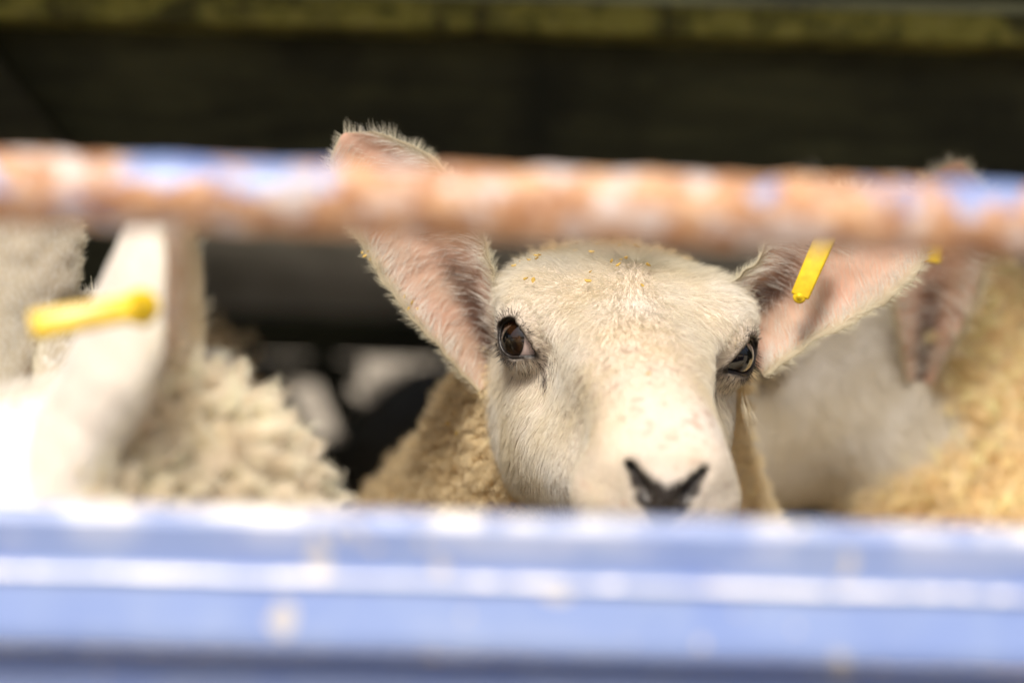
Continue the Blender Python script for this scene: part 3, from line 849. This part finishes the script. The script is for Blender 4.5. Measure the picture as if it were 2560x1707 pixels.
    # ---------------- fleece
    if wool_n:
        wt = ww[:, 0] * sstep(wool_z - .04, wool_z + .04, V[:, 2])
        if wool_front is not None: wt = wt * wool_front(V)
        P, t, W = sample(V, Q, wool_n, wt)
        nn = nrm((Nn[t] * W[..., None]).sum(1))
        # locks: jittered cells
        cell = np.floor(P / lock + .35 * vnoise3(P, .4 / lock, 5)).astype(np.int64)
        key = cell[:, 0] * 73856093 ^ cell[:, 1] * 19349663 ^ cell[:, 2] * 83492791
        uq, inv = np.unique(key, return_inverse=True); inv = inv.ravel()
        cnt = np.bincount(inv)[:, None].astype(float)
        def avg(A): 
            o = np.zeros((len(uq), 3)); np.add.at(o, inv, A); return o / cnt
        lc = avg(P); lnn = nrm(avg(nn)); lr = rng.random((len(uq), 8))
        ldir = nrm(lnn * .8 + (lr[:, :3] - .5) * 1.5 + np.array([0, 0, -.15]))
        a1 = nrm(np.cross(lnn, np.array([.3, .5, .8]))); a2 = np.cross(lnn, a1)
        K = 8; tt = np.linspace(0, 1, K)
        Lh = wool_len * (.45 + .55 * (ww[:, 0][t] * W).sum(1)) * (.6 + .6 * lr[inv, 3]) * (.75 + .5 * rng.random(wool_n))
        cl = tuft * tt ** 1.1
        base = P[:, None] - nn[:, None] * .002 + nn[:, None] * (Lh[:, None] * tt)[..., None]
        lk = lc[inv][:, None] + ldir[inv][:, None] * (Lh[:, None] * tt)[..., None]
        ph = lr[inv, 4] * 6.28 + rng.normal(0, .5, wool_n); fq = (1.2 + 1.6 * lr[inv, 5]) * crimp
        amp = wool_len * .13 * (.4 + lr[inv, 6])
        ang = ph[:, None] + 6.283 * fq[:, None] * tt
        cu = (np.cos(ang)[..., None] * a1[inv][:, None] + np.sin(ang)[..., None] * a2[inv][:, None]) * (amp[:, None] * np.minimum(1, tt * 3))[..., None]
        X = base * (1 - cl)[None, :, None] + lk * cl[None, :, None] + cu
        c = wc * (1 + .22 * (lr[inv, 7] - .5)[:, None] + .12 * (rng.random((wool_n, 1)) - .5))
        hv = vnoise(P, 9.0, 6)[:, None]
        c = c * (1 + .12 * hv)
        dk = rng.random(wool_n) < .012; c[dk] = np.array([.28, .18, .06])
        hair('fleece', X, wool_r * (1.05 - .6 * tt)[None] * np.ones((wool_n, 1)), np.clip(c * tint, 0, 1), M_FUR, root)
    return root, (V, Q, Nn, Ll)

def ear_tag(parent, a, b, nrm_dir, wd=0.009, th=0.0022, knob=True, kr=1.0):
    """plastic strip from a to b lying with its flat side along nrm_dir, stud at b"""
    a = np.array(a, float); b = np.array(b, float); d = nrm(b - a); L = np.linalg.norm(b - a)
    n = nrm(np.array(nrm_dir, float) - d * d.dot(nrm_dir)); s = np.cross(d, n)
    V, F = slab(-.003, L, -wd / 2, wd / 2, -th / 2, th / 2, th * .35)
    V = np.array(V)
    # taper towards the stud end
    V[:, 1] *= 1 - .12 * np.clip(V[:, 0] / L, 0, 1)
    W = a + V @ np.stack([d, s, n])
    o = mesh('ear_tag', W, F, M_TAG, parent)
    if knob:
        th_ = np.linspace(0, 2 * np.pi, 24, endpoint=False); pr = [(0, -th), (.0052, -th), (.0060, -th * .4), (.0060, .0005), (.0048, .0016), (.003, .0022), (.0024, .0045), (0, .0050)]
        Vk = np.array([[r * math.cos(t), r * math.sin(t), z] for r, z in pr for t in th_]); nk = 24
        Fk = [(i * nk + j, i * nk + (j + 1) % nk, (i + 1) * nk + (j + 1) % nk, (i + 1) * nk + j) for i in range(len(pr) - 1) for j in range(nk)]
        k = mesh('stud', b + kr * Vk @ np.stack([d, s, n]), Fk, M_TAG, None)
        k.parent = o; k.matrix_parent_inverse = o.matrix_world.inverted() if False else Matrix.Identity(4)
        k.location = -Vector(parent.location) * 0
    return o

# ------------------------------------------------------------------ the flock
l2w = lambda H, Rm, p: H + Rm @ (np.array(p) / 100)
def place(e, Rm, loc):
    """head origin so that the local point loc (cm) lands on e"""
    return np.array(e) - Rm @ (np.array(loc) / 100)

# main sheep, looking between the bars
HA = at(1569, 866, 1.31)
RA = rot_head(R(5.0), R(14.4), R(3))
bA = dict(neck=(0.034, 0.27, 0.605), shoulder=(-0.02, 0.38, 0.46), rump=(-0.16, 0.86, 0.46), rn=.150, rs=.165, rr=.155, r0=.072)
earsA = [dict(geo=dict(base=at(1222, 960, 1.362), tip=at(858, 335, 1.34), face=(0.36, -1.0, -.12), width=.066, curl0=3.4, curl1=1.6, bend=(.0, 0, 0), asym=.55), du=.22),
         dict(geo=dict(base=at(1858, 868, 1.352), tip=at(2290, 552, 1.34), face=(-0.30, -1.0, .05), pb=.72, width=.076, curl0=2.8, curl1=1.2, asym=-.45), du=-.2)]
sheepA, gA = make_sheep('cream faced sheep looking straight out between the two blue gate rails', HA, RA, bA, earsA, fine=0.0016, face_n=110000, wool_n=170000, ear_n=12000, ear_hair=.72, wool_col=(.86, .735, .50), wool_front=front_a, lock=.006, tuft=.38, wool_r=.0001, wool_len=.013, crimp=1.8)

# sheep close to the gate, facing left, mostly its ear and neck in view
RB = rot_head(R(-92), R(25), R(0))
HB = place(at(70, 1150, 1.06), RB, (5.5, 7.0, 0.5))
bB = dict(neck=(-0.195, -0.215, 0.630), shoulder=(0.02, -0.25, 0.45), rump=(0.55, -0.24, 0.45), rn=.118, rs=.15, rr=.15, r0=.07, wl=8.5, wk=.1)
earsB = [dict(geo=dict(base=at(-20, 1330, 1.075), tip=at(395, 420, 1.06), face=(.99, -.04, .05), ripple=0.0, pb=.85, width=.108, curl0=3.3, curl1=2.8), tint=1.25, pink=(.98, .84, .76), outer=(.80, .78, .74), du=3),
         dict(geo=dict(base=HB + RB @ np.array([-.055, .06, .015]), tip=HB + RB @ np.array([-.15, .10, .07]), face=(-.6, .6, 0), width=.06), dens=.5)]
sheepB, gB = make_sheep('pale sheep close behind the gate, a yellow tag across its raised ear', HB, RB, bB, earsB, fine=0.003, face_n=22000, wool_n=110000, ear_n=4000, hair_r=.0002, wool_r=.00014, wool_len=.022, lock=.0055, tuft=.5, wool_front=lambda V: .03 + sstep(.60, .68, V[:, 2]), wool_col=(.98, .89, .74), white=.9)

# sheep whose ear alone enters the picture at the left edge
RC = rot_head(R(-70), R(25), R(0))
HC = place(at(30, 960, 1.215), RC, (5.5, 7.0, 1.0))
bC = dict(neck=(-0.36, 0.06, 0.60), shoulder=(-0.50, 0.12, 0.46), rump=(-1.05, 0.30, 0.46), rn=.12)
earsC = [dict(geo=dict(base=at(30, 960, 1.20), tip=at(90, 420, 1.20), face=(-.25, 1, 0), width=.058, curl0=2.4, curl1=1.0)),
         dict(geo=dict(base=HC + RC @ np.array([-.055, .06, .015]), tip=HC + RC @ np.array([-.15, .10, .07]), face=(-.6, .6, 0), width=.06), dens=.5)]
sheepC, gC = make_sheep('sheep at the left edge, only the hairy back of its upright tan ear in view', HC, RC, bC, earsC, fine=0.004, face_n=12000, wool_n=9000, ear_n=6000, hair_r=.00015, wool_r=.0004, wool_len=.02, ear_hair=.35)

# sheep further back with a drooping ear showing above the near fleece
RD = rot_head(R(-40), R(30), R(0))
HD = np.array([-.315, .30, .765])
bD = dict(neck=(-.43, .43, .61), shoulder=(-.52, .55, .46), rump=(-.95, .80, .46), rn=.12)
earsD = [dict(geo=dict(base=at(370, 880, 1.56), tip=at(592, 1030, 1.55), face=(-.1, 1, -.3), width=.062, curl0=2.2, curl1=1.0)),
         dict(geo=dict(base=HD + RD @ np.array([-.055, .06, .015]), tip=HD + RD @ np.array([-.16, .08, .03]), face=(-.6, -.6, 0), width=.06), dens=.5)]
sheepD, gD = make_sheep('shaded sheep whose rounded drooping ear shows above the near fleece at the left', HD, RD, bD, earsD, fine=0.004, face_n=9000, wool_n=9000, ear_n=2500, hair_r=.0003, wool_r=.0005, wool_len=.02)

# sheep in profile behind the main one, at the right
RE = rot_head(R(-96), R(34), R(0))
HE = place(at(1930, 875, 1.58), RE, (6.6, 0, 0))
bE = dict(neck=(0.405, 0.39, 0.60), shoulder=(0.58, 0.42, 0.50), rump=(1.15, 0.48, 0.47), rn=.17, rs=.17, rr=.165, r0=.075, wl=8.5, wk=.16)
earsE = [dict(geo=dict(base=at(2305, 950, 1.565), tip=at(2402, 400, 1.50), face=(-.35, -1, 0), width=.062, curl0=3.0, curl1=1.7), du=-.1, tint=1.15),
         dict(geo=dict(base=HE + RE @ np.array([-.055, .06, .015]), tip=HE + RE @ np.array([-.13, .10, .09]), face=(-.6, .6, 0), width=.06), dens=.5)]
sheepE, gE = make_sheep('sheep in profile behind the looking sheep with yellow fleece at the right', HE, RE, bE, earsE, fine=0.003, face_n=22000, wool_n=60000, ear_n=3500, hair_r=.0002, wool_r=.0002, wool_len=.018, lock=.009, tuft=.5, wool_col=(.98, .81, .52), white=.15, wool_front=lambda V: .03 + sstep(.58, .66, V[:, 2]))

# background sheep
def ears_std(H, Rm): return [dict(geo=dict(base=H + Rm @ np.array([sx * .055, .06, .015]), tip=H + Rm @ np.array([sx * .165, .09, .035]), face=Rm @ np.array([0, -1, -.2]), width=.06)) for sx in (-1, 1)]
far_kw = dict(fine=0.005, face_n=3000, wool_n=7000, ear_n=500, hair_r=.0004, wool_r=.0006, wool_len=.02)
RF = rot_head(R(100), R(20), R(0)); HF = np.array([1.27, .98, .92])
bF = dict(neck=(1.10, .94, .74), shoulder=(.98, .90, .64), rump=(.50, .76, .68), rn=.13, rr=.15, rs=.155)
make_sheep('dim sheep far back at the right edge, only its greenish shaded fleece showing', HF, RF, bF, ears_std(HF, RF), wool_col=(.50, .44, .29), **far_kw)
RG = rot_head(R(95), R(20), R(0)); HG = np.array([.66, 1.12, .92])
bG = dict(neck=(.44, 1.10, .74), shoulder=(.32, 1.08, .66), rump=(-.045, 1.00, .673), rn=.12, rr=.125, rs=.14)
make_sheep('shade-darkened sheep by the back wall, its rounded rump right of the oval bright gap', HG, RG, bG, ears_std(HG, RG), wool_col=(.30, .26, .18), tint=.35, **far_kw)  # tint puts the deep shade into the coat colour
RH = rot_head(R(-95), R(20), R(0)); HH = np.array([-1.16, 1.06, .92])
bH = dict(neck=(-.95, 1.04, .74), shoulder=(-.82, 1.02, .66), rump=(-.345, 1.00, .68), rn=.12, rr=.155, rs=.15)
make_sheep('shade-darkened sheep deep at the back, its rump left of the oval bright gap', HH, RH, bH, ears_std(HH, RH), wool_col=(.30, .26, .18), tint=.35, **far_kw)  # coat tinted dark to stand in for shade

# ------------------------------------------------------------------ ear tags
ear_tag(sheepA, at(2062, 596, 1.325), at(1999, 742, 1.322), (-.3, -1, .1), wd=.0118, th=.003, knob=True, kr=.62)
ear_tag(sheepA, at(1938, 622, 1.345), at(1917, 650, 1.345), (-.3, -1, .1), wd=.007, knob=False)
ear_tag(sheepB, at(95, 812, .978), at(352, 765, .985), (-.2, -1, .35), wd=.0125, th=.005, kr=1.25)
ear_tag(sheepE, at(2345, 560, 1.48), at(2332, 655, 1.475), (-.2, -1, 0), wd=.010, knob=False)

# ------------------------------------------------------------------ bits of chaff caught in the main sheep's coat
def proj(V):
    q = V - CAMPOS; D = q @ CF
    return np.stack([1280 + q @ CR / (KPX * D), 853.5 - q @ CU / (KPX * D), D], 1)
VA, QA, NA, LA = gA
PA = proj(VA); facing = (NA * nrm(CAMPOS - VA)).sum(1)
def snap(px, py):
    d = (PA[:, 0] - px) ** 2 + (PA[:, 1] - py) ** 2
    ok = np.argsort(d)[:40]; ok = ok[facing[ok] > -.1] if (facing[ok] > -.1).any() else ok
    k = ok[np.argmin(PA[ok, 2] * 3000 + d[ok] * .05)]
    return VA[k], NA[k]
def flake(p, n, size, label, group):
    n = nrm(n + .5 * rng.normal(size=3)); a = nrm(np.cross(n, rng.normal(size=3))); b = np.cross(n, a)
    k = 7; th = np.linspace(0, 2 * np.pi, k, endpoint=False) + rng.uniform(0, .5, k)
    r = size * rng.uniform(.55, 1.0, k); el = rng.uniform(.35, .7)
    x, y = r * np.cos(th), r * np.sin(th) * el
    z = .30 * x * x / size + rng.normal(0, .06, k) * size
    up = np.stack([x, y, z + .10 * size], 1); dn = np.stack([x * .92, y * .92, z - .10 * size], 1)
    V = np.concatenate([up, [[0, 0, .22 * size]], dn, [[0, 0, -.16 * size]]])
    F = [(i, (i + 1) % k, k) for i in range(k)] + [(k + 1 + (i + 1) % k, k + 1 + i, 2 * k + 1) for i in range(k)] + [(i, k + 1 + i, k + 1 + (i + 1) % k, (i + 1) % k) for i in range(k)]
    o = mesh('chaff_flake', p + V @ np.stack([a, b, n]), F, M_CHAFF, None, smooth=False)
    return tag(o, label, 'chaff', group)
g1, g2, g3 = 'chaff flakes on the forehead', 'chaff flakes in the neck fleece', 'chaff flakes on the ear edge'
for px, py, sz in ((1448, 623, 1.6), (1435, 626, 1.2), (1447, 644, 1.5), (1481, 651, 1.7), (1346, 670, 1.8), (1352, 660, 1.1), (1337, 640, 1.4), (1319, 645, 1.2), (1288, 666, 1.6),
                   (1419, 622, 1.2), (1395, 626, 1.0), (1303, 655, .8), (1322, 707, 2.0), (1335, 712, 1.6), (1472, 715, 2.0), (1478, 699, 1.3), (1544, 679, 1.8), (1532, 670, 1.2),
                   (1563, 663, 1.5), (1553, 664, 1.1), (1621, 681, 1.9), (1584, 634, 1.6), (1542, 634, 1.4), (1532, 628, 1.1), (1606, 727, 1.2), (1490, 636, 1.2), (1387, 646, 1.0), (1617, 949, 1.5)):
    p, n = snap(px, py)
    flake(p + n * rng.uniform(.005, .007), n, sz * .0014, 'tiny yellow chaff flake caught in the short hair of the looking sheep\'s forehead', g1)
for px, py, sz in ((1205, 936, 1.6), (1143, 950, 1.6), (1155, 1059, 1.5), (1185, 1082, 1.6), (1162, 1005, 1.3), (1167, 1035, 1.4), (1100, 1150, 1.8), (1125, 1154, 1.5), (1140, 1150, 1.4), (1090, 1080, 1.2), (1060, 1200, 1.4)):
    p, n = snap(px, py)
    flake(p + n * rng.uniform(.010, .013), n, sz * .0012, 'tiny straw coloured flake tangled in the fleece on the looking sheep\'s neck', g2)
for px, py, sz in ((905, 632, 1.6), (912, 640, 1.8), (920, 628, 1.3), (925, 648, 1.3), (1012, 742, 1.6), (1030, 756, 2.0), (1022, 770, 1.4), (1044, 772, 1.4)):
    p = at(px, py, 1.335); flake(p, np.array([-.3, -1, .2]), sz * .001, 'tiny golden flake clinging to the outer edge of the looking sheep\'s upright ear', g3)

# long loose guard hairs: under the far eye and at the ear roots, part of the main sheep's coat
WH, WR, WCc = [], [], []
def strand(pts, r=.00011, c=(.80, .72, .55)):
    pts = np.array(pts); t = np.linspace(0, 1, 7)
    a, b, c_ = pts
    P = ((1 - t) ** 2)[:, None] * a + (2 * t * (1 - t))[:, None] * b + (t ** 2)[:, None] * c_
    WH.append(P); WR.append(r * (1.1 - .8 * t)); WCc.append(np.array(c))
for k in range(16):
    x0, y0 = 1856 + rng.uniform(-4, 10), 985 + rng.uniform(-25, 30)
    ex, ey = rng.uniform(18, 52), rng.uniform(45, 115); D = 1.318 + rng.uniform(-.004, .004)
    strand([at(x0, y0, D), at(x0 + ex * .35, y0 + ey * .6, D - .004), at(x0 + ex, y0 + ey, D - .002)])
for k in range(14):
    x0, y0 = 1232 + rng.uniform(-6, 10), 690 + rng.uniform(-30, 20)
    strand([at(x0, y0, 1.325), at(x0 - 14, y0 - rng.uniform(0, 18), 1.318), at(x0 - rng.uniform(20, 38), y0 - rng.uniform(12, 45), 1.318)])
for k in range(18):
    x0, y0 = 1868 + rng.uniform(-8, 8), 700 + rng.uniform(-20, 130)
    strand([at(x0, y0, 1.322), at(x0 + 16, y0 - rng.uniform(4, 20), 1.318), at(x0 + rng.uniform(22, 48), y0 - rng.uniform(5, 45), 1.32)])
hair('guard_hair', np.array(WH), np.array(WR), np.array(WCc), M_FUR, sheepA)
